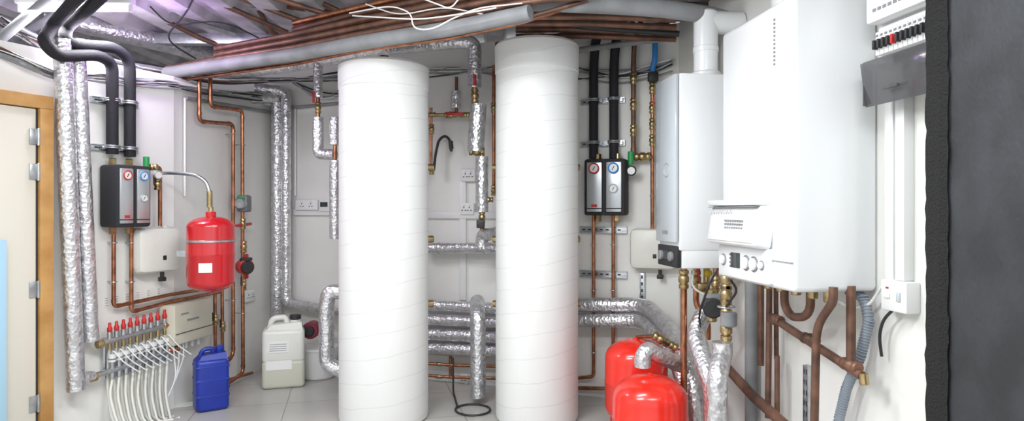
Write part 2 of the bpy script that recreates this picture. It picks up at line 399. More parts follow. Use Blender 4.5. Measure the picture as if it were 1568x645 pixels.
def socket(w,a,b,t,bt,d=.035):
    o=Obj('socket_outlet',w.T); s0,s1,zb,zt=wbox(o,w,a,b,t,bt,0.001,d,WHITE2,.006)
    W=s1-s0
    for k in ((.3,.7) if W>.11 else (.5,)):
        x=s0+W*k; z=(zb+zt)/2
        o.box((x,-d,z+.012),(.007,.004,.012),DARK); o.box((x-.014,-d,z-.012),(.012,.004,.006),DARK); o.box((x+.014,-d,z-.012),(.012,.004,.006),DARK)
        o.box((x,-d-.002,zt-.018),(.014,.008,.014),WHITE2,.002)
    o.done()
socket(K,706,727,259,278,.045); socket(K,704,725,311,329,.045); socket(K,704,716,573,588); socket(B,376,392,445,462); socket(K,452,486,306,322,.05)
o=Obj('thermostat',K.T); s0,s1,zb,zt=wbox(o,K,488,504,306,324,0,.045,WHITE2,.006); o.box(((s0+s1)/2,-.046,(zb+zt)/2+.01),((s1-s0)*.7,.004,(zt-zb)*.4),LCD); o.done()

# ---------------------------------------------------------------- left wall pipework
o=Obj('copper_pipe'); o.tube(wpts(A,[(174,346,.06),(174,470,.06)],.06)+[A.pt(258,452,.06)]+wpts(B,[(330,440,.08)],.08),.013,COP,world=True,sock=True)
for py in (372,432): clip(o,A,174,py,.06,.014)
o.done()
o=Obj('copper_pipe'); o.tube(wpts(A,[(201,346,.06),(201,478,.06)],.06)+[A.pt(258,463,.06)]+wpts(B,[(338,447,.10)],.08),.013,COP,world=True,sock=True)
for py in (372,432): clip(o,A,201,py,.06,.014)
o.done()
o=Obj('pipe_valve_set'); o.tube(wpts(A,[(228,256,.12),(245,256,.12),(245,346,.1)],.1),.013,COP,world=True,sock=True)
o.cyl(A.pt(224,262,.12),A.pt(224,240,.12),.019,GREEN,world=True); valve(o,A.pt(232,256,.12),(1,0,0),.018,lever=None)
n=Vector((A.n.x,A.n.y,0)); gauge(o,A.pt(236,268,.12)+n*.03,.027,SILV,ax=n,world=True); valve(o,A.pt(241,282,.12),(0,0,1),.018,lever=BLACKP); o.done()
VY=4.32; VC=P(323,447,VY)
o=Obj('braided_hose'); pts=[A.pt(241,265,.12),P(270,265,4.35),P(300,268,4.3),P(316,278,VY),P(321,295,VY),P(321,315,VY)]
o.tube(pts,.012,ZINC,fil=.12,world=True); o.cyl(P(321,292,VY),P(321,318,VY),.018,BRASS,world=True); o.done()
def domeprof(r,h,dh,n=8,flat=.12):
    pr=[]
    for k in range(n+1):
        a=math.pi/2*k/n; pr.append((r*math.sin(a) if k else r*flat,dh*(1-math.cos(a))))
    pr.append((r*1.01,h*.49)); pr.append((r*1.02,h*.50)); pr.append((r*1.01,h*.51))
    for k in range(n,-1,-1):
        a=math.pi/2*k/n; pr.append((r*math.sin(a) if k else r*flat,h-dh*(1-math.cos(a))))
    return pr
def vessel(c,r,h,m,band=True,legs=False):
    o=Obj('expansion_vessel'); c=Vector(c)
    pr=domeprof(r,h,r*(.48 if band else .62))
    o.lathe(c,pr,m,seg=56)
    if band:
        o.lathe(c+Vector((0,0,h*.66)),[(r+.003,0),(r+.006,.002),(r+.006,.014),(r+.003,.016)],ZINC,seg=48)
        o.cyl(c+Vector((0,0,h-.01)),c+Vector((0,0,h+.03)),r*.22,m); o.cyl(c+Vector((0,0,h+.02)),c+Vector((0,0,h+.06)),.016,BRASS)
    else: o.cyl(c+Vector((0,0,h-.005)),c+Vector((0,0,h+.008)),.016,m)
    if legs:
        for k in range(3):
            a=2*math.pi*k/3+.5; d=Vector((math.cos(a),math.sin(a),0))*r*.75
            o.box(c+d+Vector((0,0,.045)),(.05,.03,.15),m,.005,R=Matrix.Rotation(a,4,'Z'))
    return o
rv=.148
o=vessel(VC,rv,.50,RED)
lab=[];nn=8
ang0=math.atan2(-VC.y,-VC.x)-.2
for k in range(nn+1):
    a=ang0-.30+.55*k/nn
    for z in (.14,.20): lab.append(VC+Vector((math.cos(a)*(rv+.003),math.sin(a)*(rv+.003),z)))
o.add(lab,[[2*k,2*k+2,2*k+3,2*k+1] for k in range(nn)],LABEL)
q=VC+Vector((0,0,.25)); o.box(q+Vector((-.17,.05,0)),(.14,.05,.04),ZINC)
o.box(q+Vector((-.12,.05,.08)),(.05,.04,.03),ZINC)
o.done()
def wtank(w,a,b,t,bt,d):
    o=Obj('wall_hung_plastic_tank',w.T); s0,s1,zb,zt=wbox(o,w,a,b,t,bt,.0,d,NATPL,.045)
    o.cyl(((s0+s1)/2+.06,-d*.6,zt-.02),((s0+s1)/2+.06,-d*.6,zt+.01),.02,NATPL)
    o.box(((s0+s1)/2+.02,-d-.002,zb+.1),(.025,.006,.03),BLACKP,.002)
    o.cyl(((s0+s1)/2+.05,-d*.5,zb-.06),((s0+s1)/2+.05,-d*.5,zb+.01),.013,BLACKP); o.box(((s0+s1)/2+.05,-d*.5,zb-.05),(.045,.03,.03),BLACKP,.005)
    o.done()
wtank(A,214,280,348,418,.13); wtank(K,963,1034,350,414,.12)
o=Obj('copper_pipe'); o.tube(wpts(B,[(305,122),(305,186),(357,190),(357,545),(342,558)],.07),.015,COP,world=True,sock=True,fil=.05); clip(o,B,357,206,.07,.015); clip(o,B,357,460,.07,.015); o.done()
o=Obj('copper_pipe'); o.tube(wpts(B,[(322,120),(322,163),(371,169),(372,572),(345,590)],.1),.015,COP,world=True,sock=True,fil=.05)
for py in (222,345,480): clip(o,B,372,py,.1,.015)
valve(o,B.pt(372,343,.1),(0,0,1),.02,lever=None); valve(o,B.pt(373,436,.1),(0,0,1),.02,lever=BLACKP); valve(o,B.pt(373,378,.1),(0,0,1),.022,lever=None)
o.tube([B.pt(362,346,.1),B.pt(384,343,.1)],.012,REDP,world=True); o.done()
o=Obj('copper_pipe'); o.tube(wpts(B,[(329,430),(330,588),(350,592)],.09),.013,COP,world=True,sock=True); valve(o,B.pt(330,490,.09),(0,0,1),.018,lever=BLACKP); o.done()
o=Obj('copper_pipe'); o.tube(wpts(B,[(340,430),(341,585),(386,571)],.07),.013,COP,world=True,sock=True); valve(o,B.pt(341,500,.07),(0,0,1),.018,lever=BLACKP); o.done()
o=Obj('circulation_pump'); p=B.pt(374,312,.1); o.box(p,(.09,.11,.14),mat('pump_grey',(.16,.17,.18),.4),.02); o.cyl(p+Vector((0,-.05,0)),p+Vector((0,-.1,0)),.045,ZINC); o.box(p+Vector((.0,-.06,.05)),(.05,.02,.02),GREEN); o.done()
o=Obj('circulation_pump'); p=B.pt(375,408,.1); o.cyl(p+Vector((-.02,0,0)),p+Vector((.05,-.08,0)),.062,REDP); o.cyl(p+Vector((.045,-.075,0)),p+Vector((.07,-.11,0)),.05,BLACKP); o.box(p+Vector((.03,-.05,.06)),(.08,.08,.03),BLACKP,.01); o.cyl(p+Vector((0,0,-.1)),p+Vector((0,0,.1)),.028,REDP); o.done()
o=Obj('heating_control_box',B.T); s0,s1,zb,zt=wbox(o,B,268,326,462,522,.001,.125,CREAM,.014)
o.box(((s0+s1)/2,-.127,zb+(zt-zb)*.28),((s1-s0)*.96,.006,.004),DARK); o.box(((s0+s1)/2-.02,-.127,zt-.12),((s1-s0)*.3,.004,.012),GREYP); o.box((s0+.1,-.127,zt-.07),(.08,.004,.010),GREYP)
for k in range(5): o.tube([(s0+.05+k*.07,-.07,zb+.01),(s0+.05+k*.07,-.07,zb-.05)],.012,WHITE2)
for k in range(3): o.tube([(s0+.03+k*.05,-.09,zb+.01),(s0+.03+k*.05,-.10,zb-.10),(s0+.02,-.12,zb-.22),(s0-.01,-.08,zb-.34)],.005,WHITE2,seg=8,fil=.08)
o.done()
# manifold
o=Obj('underfloor_heating_manifold')
def lp(a,b,t): return a+(b-a)*t
for (x0,y0,x1,y1) in ((150,527,262,496),(140,578,268,535)):
    o.tube([A.pt(x0,y0,.09),A.pt(x1,y1,.09)],.02,ZINC,world=True)
    o.cyl(A.pt(x0-2,y0+1,.09),A.pt(x0+8,y0-1,.09),.028,BRASS,world=True,seg=8)
    valve(o,A.pt(x1-3,y1+1,.09),(.42,.9,0),.02,lever=REDP)
for k in range(9):
    t=k/8; px=lp(168,252,t)
    yt=lp(521,499,t); p=A.pt(px,yt,.09)
    o.cyl(p,p+Vector((0,0,.05)),.016,ZINC,world=True,seg=10); o.lathe(p+Vector((0,0,.045)),[(.010,0),(.015,.01),(.015,.03),(.009,.04),(.009,.06),(.005,.065)],REDP,seg=12,world=True)
    o.cyl(p-Vector((0,0,.06)),p,.012,BRASS,world=True,seg=10)
    yl=lp(568,541,t); q=A.pt(px+4,yl,.09)
    o.cyl(q-Vector((0,0,.05)),q+Vector((0,0,.06)),.017,ZINC,world=True,seg=10); o.cyl(q+Vector((0,0,.055)),q+Vector((0,0,.105)),.023,WHITE2,world=True,seg=14)
    o.cyl(q+Vector((0,0,.07)),q+Vector((0,0,.08)),.0245,GREYP,world=True,seg=14)
    o.tube([q+Vector((0,0,.1)),q+Vector((.02,-.03,.14)),q+Vector((.08,-.02,.06)),q+Vector((.14,.05,-.02))],.004,WHITE2,fil=.03,seg=6,world=True)
    pr=A.pt(px+4,yl+14,.09)
    f1=A.pt(px+24,700,.22); f1.z=.0; f2=A.pt(px+14,700,.16); f2.z=0
    o.tube([q-Vector((0,0,.04)),pr,A.pt(px+1+random.uniform(-2,2),605,.11),A.pt(px+10,645,.18),f1],.008,PEX,fil=.1,seg=8,world=True)
    o.tube([p-Vector((0,0,.05)),A.pt(px-2,yt+25,.05),A.pt(px-4,595,.05),A.pt(px+3,640,.10),f2],.008,PEX,fil=.1,seg=8,world=True)
for px,t,b in ((160,518,580),(258,492,548)):
    a=A.pt(px,t,.04); c=A.pt(px,b,.04); o.tube([a,c],.012,ZINC,world=True,seg=8); o.tube([A.pt(px,t+6,.002),A.pt(px,t+6,.09)],.008,ZINC,world=True,seg=8)
o.done()
foilp(wpts(A,[(120,577,.1),(142,576,.09)],.09),.03).done()
o=Obj('pipe_label_strip',A.T)
for k in range(6):
    s,z=A.sz(163+k*16,462-k*3,.003); o.box((s,-.002,z),(.03,.003,.07),LABEL)
    for j in range(4): o.box((s,-.004,z-.025+.015*j),(.018,.002,.003),GREYP)
o.done()
def jerry(name,c,w,d,h,m,cap,rot,liq=None):
    T=Matrix.Translation(Vector(c))@Matrix.Rotation(rot,4,'Z'); o=Obj(name,T)
    if liq:
        o.box((0,0,h*.20),(w,d,h*.40),liq,.03,seg=4); o.box((0,0,h*.60),(w*.995,d*.995,h*.48),m,.035,seg=4)
    else:
        o.box((0,0,h*.42),(w,d,h*.84),m,.03,seg=4)
        for q in (.25,.5,.72): o.box((0,0,h*q),(w*1.015,d*1.015,h*.06),m,.012,seg=2)
    vs=[(-w*.46,-d*.45,h*.80),(w*.46,-d*.45,h*.80),(w*.46,d*.45,h*.80),(-w*.46,d*.45,h*.80),(-w*.3,-d*.3,h*.9),(w*.42,-d*.3,h*.93),(w*.42,d*.3,h*.93),(-w*.3,d*.3,h*.9)]
    o.add(vs,[[0,1,5,4],[1,2,6,5],[2,3,7,6],[3,0,4,7],[4,5,6,7]],m)
    o.tube([(-w*.34,0,h*.82),(-w*.28,0,h*.98),(w*.05,0,h*.99),(w*.08,0,h*.88)],w*.07,m,fil=.04)
    o.cyl((w*.27,0,h*.88),(w*.27,0,h*.97),w*.12,m); o.cyl((w*.27,0,h*.95),(w*.27,0,h*1.02),w*.14,cap)
    if liq:
        o.box((-w*.12,-d/2-.001,h*.60),(w*.5,.003,h*.16),LABEL); o.box((-w*.1,-d/2-.001,h*.34),(w*.6,.003,h*.13),LABEL)
        for k in range(4): o.box((-w*.12,-d/2-.003,h*(.55+.03*k)),(w*.4,.002,.004),GREYP)
    o.done()
jerry('jerrycan',(-1.83,5.24,0),.32,.25,.55,NATPL,BLACKP,.3,NATLIQ)
jerry('jerrycan',(-2.13,4.62,0),.215,.19,.43,BLUE,BLUE,.6)
o=Obj('plastic_bucket'); c=P(487,560,5.5); c.z=0; o.lathe(c,[(.13,0),(.14,.01),(.16,.24),(.17,.24),(.17,.26),(.155,.262)],WHITE2); o.done()
o=Obj('circulation_pump'); p=P(481,503,5.45); o.cyl(p,p+Vector((0,-.12,0)),.07,mat('maroon',(.18,.02,.04),.4)); o.cyl(p+Vector((0,-.12,0)),p+Vector((0,-.15,0)),.04,BLACKP); o.tube([p+Vector((-.16,.02,0)),p+Vector((.16,.02,0))],.022,COP); o.tube([p+Vector((.14,.02,0)),p+Vector((.14,.02,.15))],.022,COP); o.done()
o=Obj('paper_sheet'); c=P(283,620,4.7); c.z=.003; o.box(c,(.16,.11,.003),LABEL,R=Matrix.Rotation(.5,4,'Z')); o.done()
o=Obj('cable_conduit'); o.tube(wpts(B,[(285,150),(420,173)],.03),.014,GREYP,world=True); o.tube(wpts(K,[(446,165),(520,158)],.03),.014,GREYP,world=True)
o.tube(wpts(B,[(283,150),(283,300)],.02),.009,WHITE2,world=True); o.tube(wpts(K,[(452,165),(452,300)],.02),.009,WHITE2,world=True); o.done()
cm=[GREYP,BLACKP,WHITE2,GREYP,ZINC,GREYP,BLACKP,COPOLD]
def jj(a): return random.uniform(-a,a)
o=Obj('cable_bundle')
for k in range(12):
    o.tube([P(-60,58+jj(9),3.6),A.pt(20,88+jj(9),.07),A.pt(70,110+jj(9),.06),A.pt(110,118+jj(6),.03),A.pt(160,120+jj(8),.05),A.pt(205,126+jj(6),.04),A.pt(256,128+jj(8),.05),B.pt(300,137+jj(8),.06),B.pt(400,150+jj(9),.06),B.pt(418,152+jj(9),.06)],.008,cm[k%8],fil=.15,world=True,seg=8)
o.done()
o=Obj('cable_bundle')
for k in range(10):
    o.tube([P(0,30+jj(16),4.2),P(60,66+jj(14),4.3),P(110,85+jj(12),4.5),P(230,106+jj(10),4.8),P(330,122+jj(9),5.2),P(440,126+jj(8),5.4),P(520,118+jj(8),5.3)],.008,cm[k%8],fil=.2,world=True,seg=8)
o.done()
o=Obj('cable_bundle')
for k in range(5):
    o.tube([K.pt(448,128+jj(6),.05),K.pt(490,150+jj(8),.04),K.pt(530,140+jj(10),.05)],.006,cm[k%8],fil=.2,world=True,seg=8)
for k in range(6):
    o.tube([K.pt(655,116+jj(12),.05),K.pt(690,104+jj(12),.04),K.pt(765,108+jj(12),.05)],.006,cm[k%8],fil=.2,world=True,seg=8)
o.done()
for q in (((-10,68,3.9),(80,-6,3.9)),((20,60,4.4),(110,10,4.4))):
    o=Obj('cable_conduit'); o.tube([P(*q[0]),P(*q[1])],.03,GREYP,world=True); o.done()

# ---------------------------------------------------------------- ceiling pipe bundle
base=[(255,112,4.75),(330,101,4.55),(450,84,4.25),(560,64,3.95),(690,44,3.7),(800,22,3.5)]
o=Obj('grey_service_pipe'); o.tube([P(*b) for b in base]+[P(812,19,3.48)],.043,GREYP,fil=.3,world=True,seg=16); o.done()
o=Obj('grey_service_pipe'); o.tube([P(795,2,3.6),P(900,6,3.6),P(1010,12,3.65),P(1090,24,3.75),P(1118,32,3.82)],.05,GREYP,fil=.3,world=True,seg=16); o.done()
lst=[(-9,.014,COPOLD,.1),(-15,.018,COPOLD,0),(-21,.013,COP,.08),(-27,.02,COPOLD,.02),(10,.013,COPOLD,.05),(-33,.014,COP,.1),(-40,.018,COPOLD,.0),(-45,.012,COP,.12),(-50,.02,COPOLD,.05),(-56,.014,COPOLD,.12),(16,.012,COP,.1),(-62,.018,COP,.02)]
for k,(dy,r,m,dz) in enumerate(lst):
    o=Obj('copper_pipe'); pts=[]
    for i,(a,b,c) in enumerate(base):
        dd=dy*(.5+.14*i) if dy<0 else dy*.8
        if dy<-20 and i<1: continue
        if dy<-42 and i<2: continue
        pts.append(P(a,b+dd+jj(1.5),c+dz))
    o.tube(pts+[P(900,-2+dy*.2,3.5+dz)],r,m,fil=.3,world=True); o.done()
for l in ([(325,0,4.3),(440,50,4.6)],[(355,-8,4.3),(470,36,4.5)],[(415,-5,4.2),(520,28,4.3),(700,10,4.2)],[(440,10,4.5),(610,34,4.3),(800,6,4.2)],[(560,-2,4.4),(640,14,4.4),(790,-4,4.3)],[(250,30,4.7),(330,70,5.0),(440,78,5.0)],[(395,12,4.6),(420,60,4.9),(520,62,4.9)],[(470,-6,4.3),(560,36,4.5),(640,44,4.6)]):
    o=Obj('copper_pipe'); o.tube([P(*q) for q in l],.018,COPOLD,fil=.15,world=True); o.done()
for l in ([(535,20,3.8),(600,8,3.7),(630,20,3.6),(632,44,3.55),(660,46,3.5),(690,30,3.5),(730,12,3.5),(800,5,3.5)],[(540,24,3.8),(640,30,3.55),(690,24,3.5),(760,12,3.4)],[(640,-5,3.6),(690,14,3.5),(705,-5,3.5)],[(560,6,3.9),(610,24,3.8),(680,10,3.7),(740,22,3.6)]):
    o=Obj('white_cable'); o.tube([P(*q) for q in l],.004,WHITE2,fil=.1,world=True,seg=8); o.done()
o=Obj('black_cable'); o.tube([P(300,-10,4.3),P(285,20,4.4),P(250,60,4.6),P(300,90,4.8)],.006,BLACKP,fil=.2,world=True,seg=8); o.tube([P(230,10,4.4),P(260,40,4.6),P(340,30,4.6),P(400,60,4.8)],.005,BLACKP,fil=.2,world=True,seg=8); o.done()
o=Obj('strut_channel'); o.tube([P(262,22,4.5),P(360,52,4.9)],.02,ZINC,world=True,seg=4); o.tube([P(322,38,4.75),P(322,-20,4.75)],.008,ZINC,world=True,seg=8); o.tube([P(380,8,4.5),P(500,4,4.6)],.02,ZINC,world=True,seg=4); o.done()
o=Obj('old_service_pipe'); o.tube([P(760,70,4.95),P(890,52,4.75),P(1020,40,4.55)],.03,COPOLD,world=True); o.tube([P(860,80,4.85),P(1025,58,4.5)],.022,GREYP,world=True); o.tube([P(880,40,4.3),P(1040,52,4.1)],.02,BLACKP,world=True); o.done()
for k,(a,b,yy) in enumerate(((26,30,3.95),(36,42,4.1),(46,50,4.3),(32,24,4.5),(56,60,4.5))):
    o=Obj('copper_pipe'); o.tube([P(790,a,yy+.05),P(900,(a+b)/2-3,yy),P(1035,b,yy-.05)],.02,COPOLD,fil=.3,world=True); o.done()
o=Obj('cable_bundle')
for k in range(7):
    o.tube([K.pt(880,110+jj(12),.04),K.pt(950,118+jj(12),.03),K.pt(1000,110+jj(12),.04),K.pt(1030,100+jj(10),.05)],.006,cm[k],fil=.2,world=True,seg=8)
o.tube([P(960,28,4.6),P(985,45,4.5),P(1015,40,4.4),P(1050,18,4.1),P(1090,14,3.9)],.01,BLACKP,fil=.2,world=True,seg=8)
o.done()

# ---------------------------------------------------------------- right back copper
o=Obj('copper_pipe'); o.tube(wpts(K,[(909,326,.06),(909,577,.06),(870,580,.06)],.06),.013,COP,world=True,sock=True)
for py in (375,445,540): clip(o,K,909,py,.06,.014)
o.done()
o=Obj('copper_pipe'); o.tube(wpts(K,[(939,326,.06),(939,560,.06)],.06),.013,COP,world=True)
for py in (375,445): clip(o,K,939,py,.06,.014)
o.done()
o=Obj('copper_pipe'); o.tube(wpts(K,[(860,594,.06),(960,596,.06)],.06),.014,COP,world=True); o.done()
o=Obj('copper_pipe'); o.tube(wpts(K,[(985,20,.2),(972,60,.1),(970,90,.08),(970,240,.08),(998,241,.08)],.08),.018,COPOLD,world=True,sock=True)
for py in (120,160,200): valve(o,K.pt(970,py,.08),(0,0,1),.02,lever=None)
valve(o,K.pt(984,240,.08),(1,-.36,0),.026,lever=None)
o.tube(wpts(K,[(999,120,.07),(999,352,.07)],.07),.014,COP,world=True)
for py in (135,165,190,215): valve(o,K.pt(999,py,.07),(0,0,1),.019,lever=REDP if py==165 else None)
o.cyl(K.pt(966,252,.1),K.pt(966,232,.1),.022,GREEN,world=True)
n=Vector((K.n.x,K.n.y,0)); gauge(o,K.pt(968,262,.1)+n*.02,.034,BLACKP,ax=n,world=True); clip(o,K,999,250,.07,.014); clip(o,K,999,300,.07,.014); o.done()
o=Obj('blue_water_pipe'); o.tube(wpts(K,[(1003,48,.09),(1003,92,.09),(999,104,.08),(999,122,.08)],.08),.02,BLUEP,world=True); o.box(K.pt(1000,118,.1),(.07,.06,.07),BLACKP,.01); o.done()
foilp(wpts(K,[(870,467,.13),(990,467,.13)],.13)+[P(1022,500,4.3),P(1050,545,3.9),P(1062,590,3.75),P(1068,695,3.72)],.054,fil=.12).done()
foilp(wpts(K,[(870,491,.16),(985,491,.16)],.16)+[P(1012,522,4.3),P(1040,560,4.05),P(1050,600,4.0),P(1052,660,4.0)],.05,fil=.12).done()
foilp([P(1078,480,3.7),P(1064,510,3.65),P(1078,556,3.5),P(1092,590,3.4),P(1092,720,3.4)],.05,fil=.1).done()
foilp([P(1106,524,3.3),P(1106,545,3.3),P(1098,575,3.2),P(1097,740,3.2)],.05,fil=.1).done()
c1=P(974,0,4.15); c1.z=.04; o=vessel(c1,.196,.545,REDB,False,True); o.done()
c2=P(995,0,3.6); c2.z=.03; o=vessel(c2,.205,.465,REDB,False,True); o.done()
o=foilp([P(984,562,3.62),P(984,545,3.62),P(992,535,3.64),P(1004,543,3.66),P(1045,560,3.8)],.046,fil=.06); o.done()
o=Obj('drain_valve'); p=P(1012,520,4.0); valve(o,p,(1,0,-.6),.024,lever=BLACKP); valve(o,p+Vector((.08,-.05,-.04)),(1,0,-.6),.02,lever=REDP); o.tube([p-Vector((.03,0,-.02)),P(975,516,4.15)],.012,COP,world=True); o.done()

# ---------------------------------------------------------------- boilers
o=Obj('wall_hung_boiler',R.T)
s0,s1,d,z0,z1=.745,1.048,.446,1.076,2.163
o.box(((s0+s1)/2,-d/2+.01,(z0+z1)/2+.05),(s1-s0,d-.02,z1-z0-.10),WHITE,.012)
o.box(((s0+s1)/2,-d+.006,(z0+z1)/2+.07),(s1-s0-.006,.02,z1-z0-.15),PANELG,.006)
o.box(((s0+s1)/2,-d/2+.015,z0+.065),(s1-s0-.012,d-.045,.13),WHITE,.01)
o.box(((s0+s1)/2,-d+.02,z0+.065),(s1-s0-.02,.03,.12),BLACKP,.006)
for k in (.25,.75): o.cyl((s0+(s1-s0)*k,-d+.01,z0+.065),(s0+(s1-s0)*k,-d-.012,z0+.065),.028,GREYP)
o.box(((s0+s1)/2,-d+.004,z0+.07),(.07,.01,.05),LCD)
o.box(((s0+s1)/2,-d-.005,z0+.2),(.08,.004,.02),GREYP)
o.ring(((s0+s1)/2+.02,-d-.003,1.63),.04,.003,SILV,axis=(0,1,0))
o.cyl(((s0+s1)/2+.04,-d/2,z1-.02),((s0+s1)/2+.04,-d/2,z1+.03),.085,WHITE2)
o.cyl(((s0+s1)/2+.04,-d/2,z1),((s0+s1)/2+.04,-d/2,2.54),.068,WHITE,seg=32); o.cyl(((s0+s1)/2+.04,-d/2,2.30),((s0+s1)/2+.04,-d/2,2.34),.072,WHITE,seg=32)
o.cyl(((s0+s1)/2+.04,-d/2,2.48),((s0+s1)/2+.04,-.001,2.48),.066,WHITE,seg=32)
o.cyl((s0-.06,-.1,2.0),(s0-.06,-.1,2.5),.035,COPOLD)
o.done()
o=Obj('wall_hung_boiler',R.T)
s0,s1,d,z0,z1=1.444,2.069,.372,1.07,2.27
o.box(((s0+s1)/2,-d/2,(z0+z1)/2),(s1-s0,d-.002,z1-z0),WHITE,.022,seg=3)
o.box((s0+(s1-s0)*.86,-d-.001,z0+.12),((s1-s0)*.27,.008,.003),GREYP)
pw=.46; pc=s0+pw/2+.015
Rt=Matrix.Rotation(math.radians(-10),4,'X')
o.box((pc,-d-.03,z0+.262),(pw,.085,.19),WHITE,.018,R=Rt,seg=3)
o.box((pc,-d-.073,z0+.267),(pw*.92,.010,.155),WHITE2,.006,R=Rt)
o.box((pc,-d-.05,z0+.365),(pw*1.02,.06,.028),WHITE,.01)
o.box((pc,-d-.066,z0+.346),(pw*.96,.03,.004),GREYP)
for k in range(8):
    x=pc-.04+.022*k
    for q in range(3): o.box((x,-d-.081,z0+.252+.016*q),(.014,.004,.008),GREYP,R=Rt)
for k in range(9): o.box((pc-.2+.025*k,-d-.079,z0+.325),(.012,.004,.010),PANELG,R=Rt)
o.box((pc,-d-.008,z0+.09),(pw,.035,.155),WHITE,.012,seg=3)
o.box((pc-.05,-d-.027,z0+.10),(.085,.006,.07),LCD,.003)
for k,(x,r) in enumerate(((pc-.17,.022),(pc+.05,.028),(pc+.12,.028),(pc+.185,.016))):
    o.cyl((x,-d-.02,z0+.095),(x,-d-.04,z0+.095),r,WHITE2); o.ring((x,-d-.027,z0+.095),r*1.15,.003,GREYP)
for k in range(4): o.cyl((pc-.1,-d-.02,z0+.07+.018*k),(pc-.1,-d-.03,z0+.07+.018*k),.005,GREYP,seg=8)
for k in range(12): o.box((s0+(s1-s0)*.78,-d-.001,2.2-.017*k),(.008,.006,.008),GREYP)
o.cyl(((s0+s1)/2,-d/2,z1-.01),((s0+s1)/2,-d/2,CEIL-.02),.09,WHITE2,seg=32)
for k in (.12,.3,.5,.7,.88):
    o.cyl((s0+(s1-s0)*k,-d*.45,z0-.05),(s0+(s1-s0)*k,-d*.45,z0+.01),.022,BRASS,seg=10)
o.done()
o=Obj('copper_pipe'); o.tube([P(1047,408,3.7),P(1047,590,3.7),P(1047,698,3.7)],.019,COP,world=True); valve(o,P(1047,428,3.7),(0,0,1),.024,lever=None); o.done()
o=Obj('copper_pipe'); o.tube([P(1066,400,3.85),P(1066,470,3.85),P(1084,490,3.8),P(1084,520,3.8)],.018,COP,world=True,fil=.06); valve(o,P(1066,428,3.85),(0,0,1),.024,body=BRASS); o.done()
o=Obj('copper_pipe'); o.tube([P(1096,400,3.7),P(1096,470,3.7)],.016,COP,world=True); valve(o,P(1096,435,3.7),(0,0,1),.02,lever=None); o.done()
o=Obj('gas_valve'); p=P(1082,418,3.8); o.tube([P(1082,400,3.8),P(1082,455,3.8)],.018,BRASS,world=True); o.lathe(p,[(.012,0),(.022,.01),(.022,.04),(.012,.05)],mat('yellow',(.65,.5,.05),.4),axis=(0,-1,0),world=True); o.box(P(1076,440,3.75),(.07,.06,.05),BRASS,.01); o.done()
o=Obj('circulation_pump'); p=P(1090,468,3.65); o.cyl(p,p+Vector((-.03,-.12,0)),.055,BLACKP); o.cyl(p+Vector((0,0,-.09)),p+Vector((0,0,.09)),.028,BRASS); o.box(p+Vector((.0,-.05,.05)),(.08,.09,.04),GREYP,.01); o.done()
o=Obj('brass_strainer'); o.tube([P(1110,415,3.35),P(1112,540,3.35)],.02,BRASS,world=True)
for py in (428,452,480,505): valve(o,P(1112,py,3.35),(0,0,1),.025,lever=None)
o.cyl(P(1116,478,3.3),P(1116,500,3.3),.04,GREYP,world=True); o.ring(P(1112,470,3.3),.04,.005,ZINC,axis=(0,0,1),world=True); o.done()
o=Obj('black_cable')
o.tube([P(1100,412,3.5),P(1088,430,3.4),P(1070,480,3.5),P(1072,500,3.6)],.006,BLACKP,fil=.1,seg=8,world=True)
o.tube([P(1118,428,3.1),P(1130,445,3.15),P(1112,470,3.25)],.006,BLACKP,fil=.1,seg=8,world=True)
o.tube([P(1062,414,3.7),P(1058,440,3.7),P(1085,455,3.7)],.006,WHITE2,fil=.1,seg=8,world=True); o.done()
def rp(name,l,r,m,off=.08,extra=None,sock=False,fil=None,seg=12):
    o=Obj(name); o.tube(wpts(R,l,off),r,m,world=True,sock=sock,fil=fil,seg=seg)
    if extra: extra(o)
    o.done()
rp('grey_duct',[(1150,400),(1150,645)],.033,GREYP,.05)
rp('old_copper_pipe',[(1165,420),(1165,560)],.017,COPOLD,.07)
rp('old_copper_pipe',[(1178,440),(1176,640)],.015,COPOLD,.1)
rp('old_copper_pipe',[(1188,440),(1189,550)],.012,COPOLD,.05)
rp('steel_pipe',[(1112,562,.10),(1150,604,.12),(1206,655,.16)],.027,COPOLD)
def tee(o):
    for q in ((1188,490),(1240,520),(1303,560)): valve(o,R.pt(q[0],q[1],.12),(-.139,.99,0),.022,lever=None,body=COPOLD)
    o.cyl(R.pt(1322,572,.12),R.pt(1324,590,.12),.018,BRASS,world=True)
rp('steel_pipe',[(1185,488,.12),(1320,576,.12)],.019,COPOLD,extra=tee)
rp('steel_pipe',[(1303,438),(1303,560)],.018,COPOLD,.12)
rp('old_copper_pipe',[(1201,445),(1201,468),(1212,486),(1232,486),(1241,474),(1241,445)],.019,COPOLD,.16,fil=.05)
rp('copper_pipe',[(1276,440,.22),(1276,462,.22),(1250,500,.2),(1246,700,.18)],.017,COPOLD,.15,fil=.08)
rp('copper_pipe',[(1190,545),(1190,700)],.013,COPOLD,.08)
o=Obj('condensate_hose'); ctrl=wpts(R,[(1300,446,.06),(1322,455,.05),(1331,490,.05),(1318,545,.06),(1296,595,.07),(1284,645,.07),(1284,720,.07)],.05)
o.tube(ctrl,.019,HOSE,fil=.15,world=True)
for a,b in zip(ctrl,ctrl[1:]):
    k=int((b-a).length/.012)
    for i in range(k): o.ring(a.lerp(b,i/k),.019,.0028,HOSE,axis=(b-a),seg=14,world=True)
o.done()
rp('white_cable',[(1272,446,.2),(1280,460,.15),(1305,474,.08),(1330,468,.05),(1342,452,.04),(1350,440,.05)],.006,WHITE2,fil=.08,seg=8)
rp('black_cable',[(1368,474,.05),(1352,490,.05),(1346,515,.05),(1350,546,.04)],.006,BLACKP,fil=.08,seg=8)
rail(R,1236,560,900,(),.04,True)
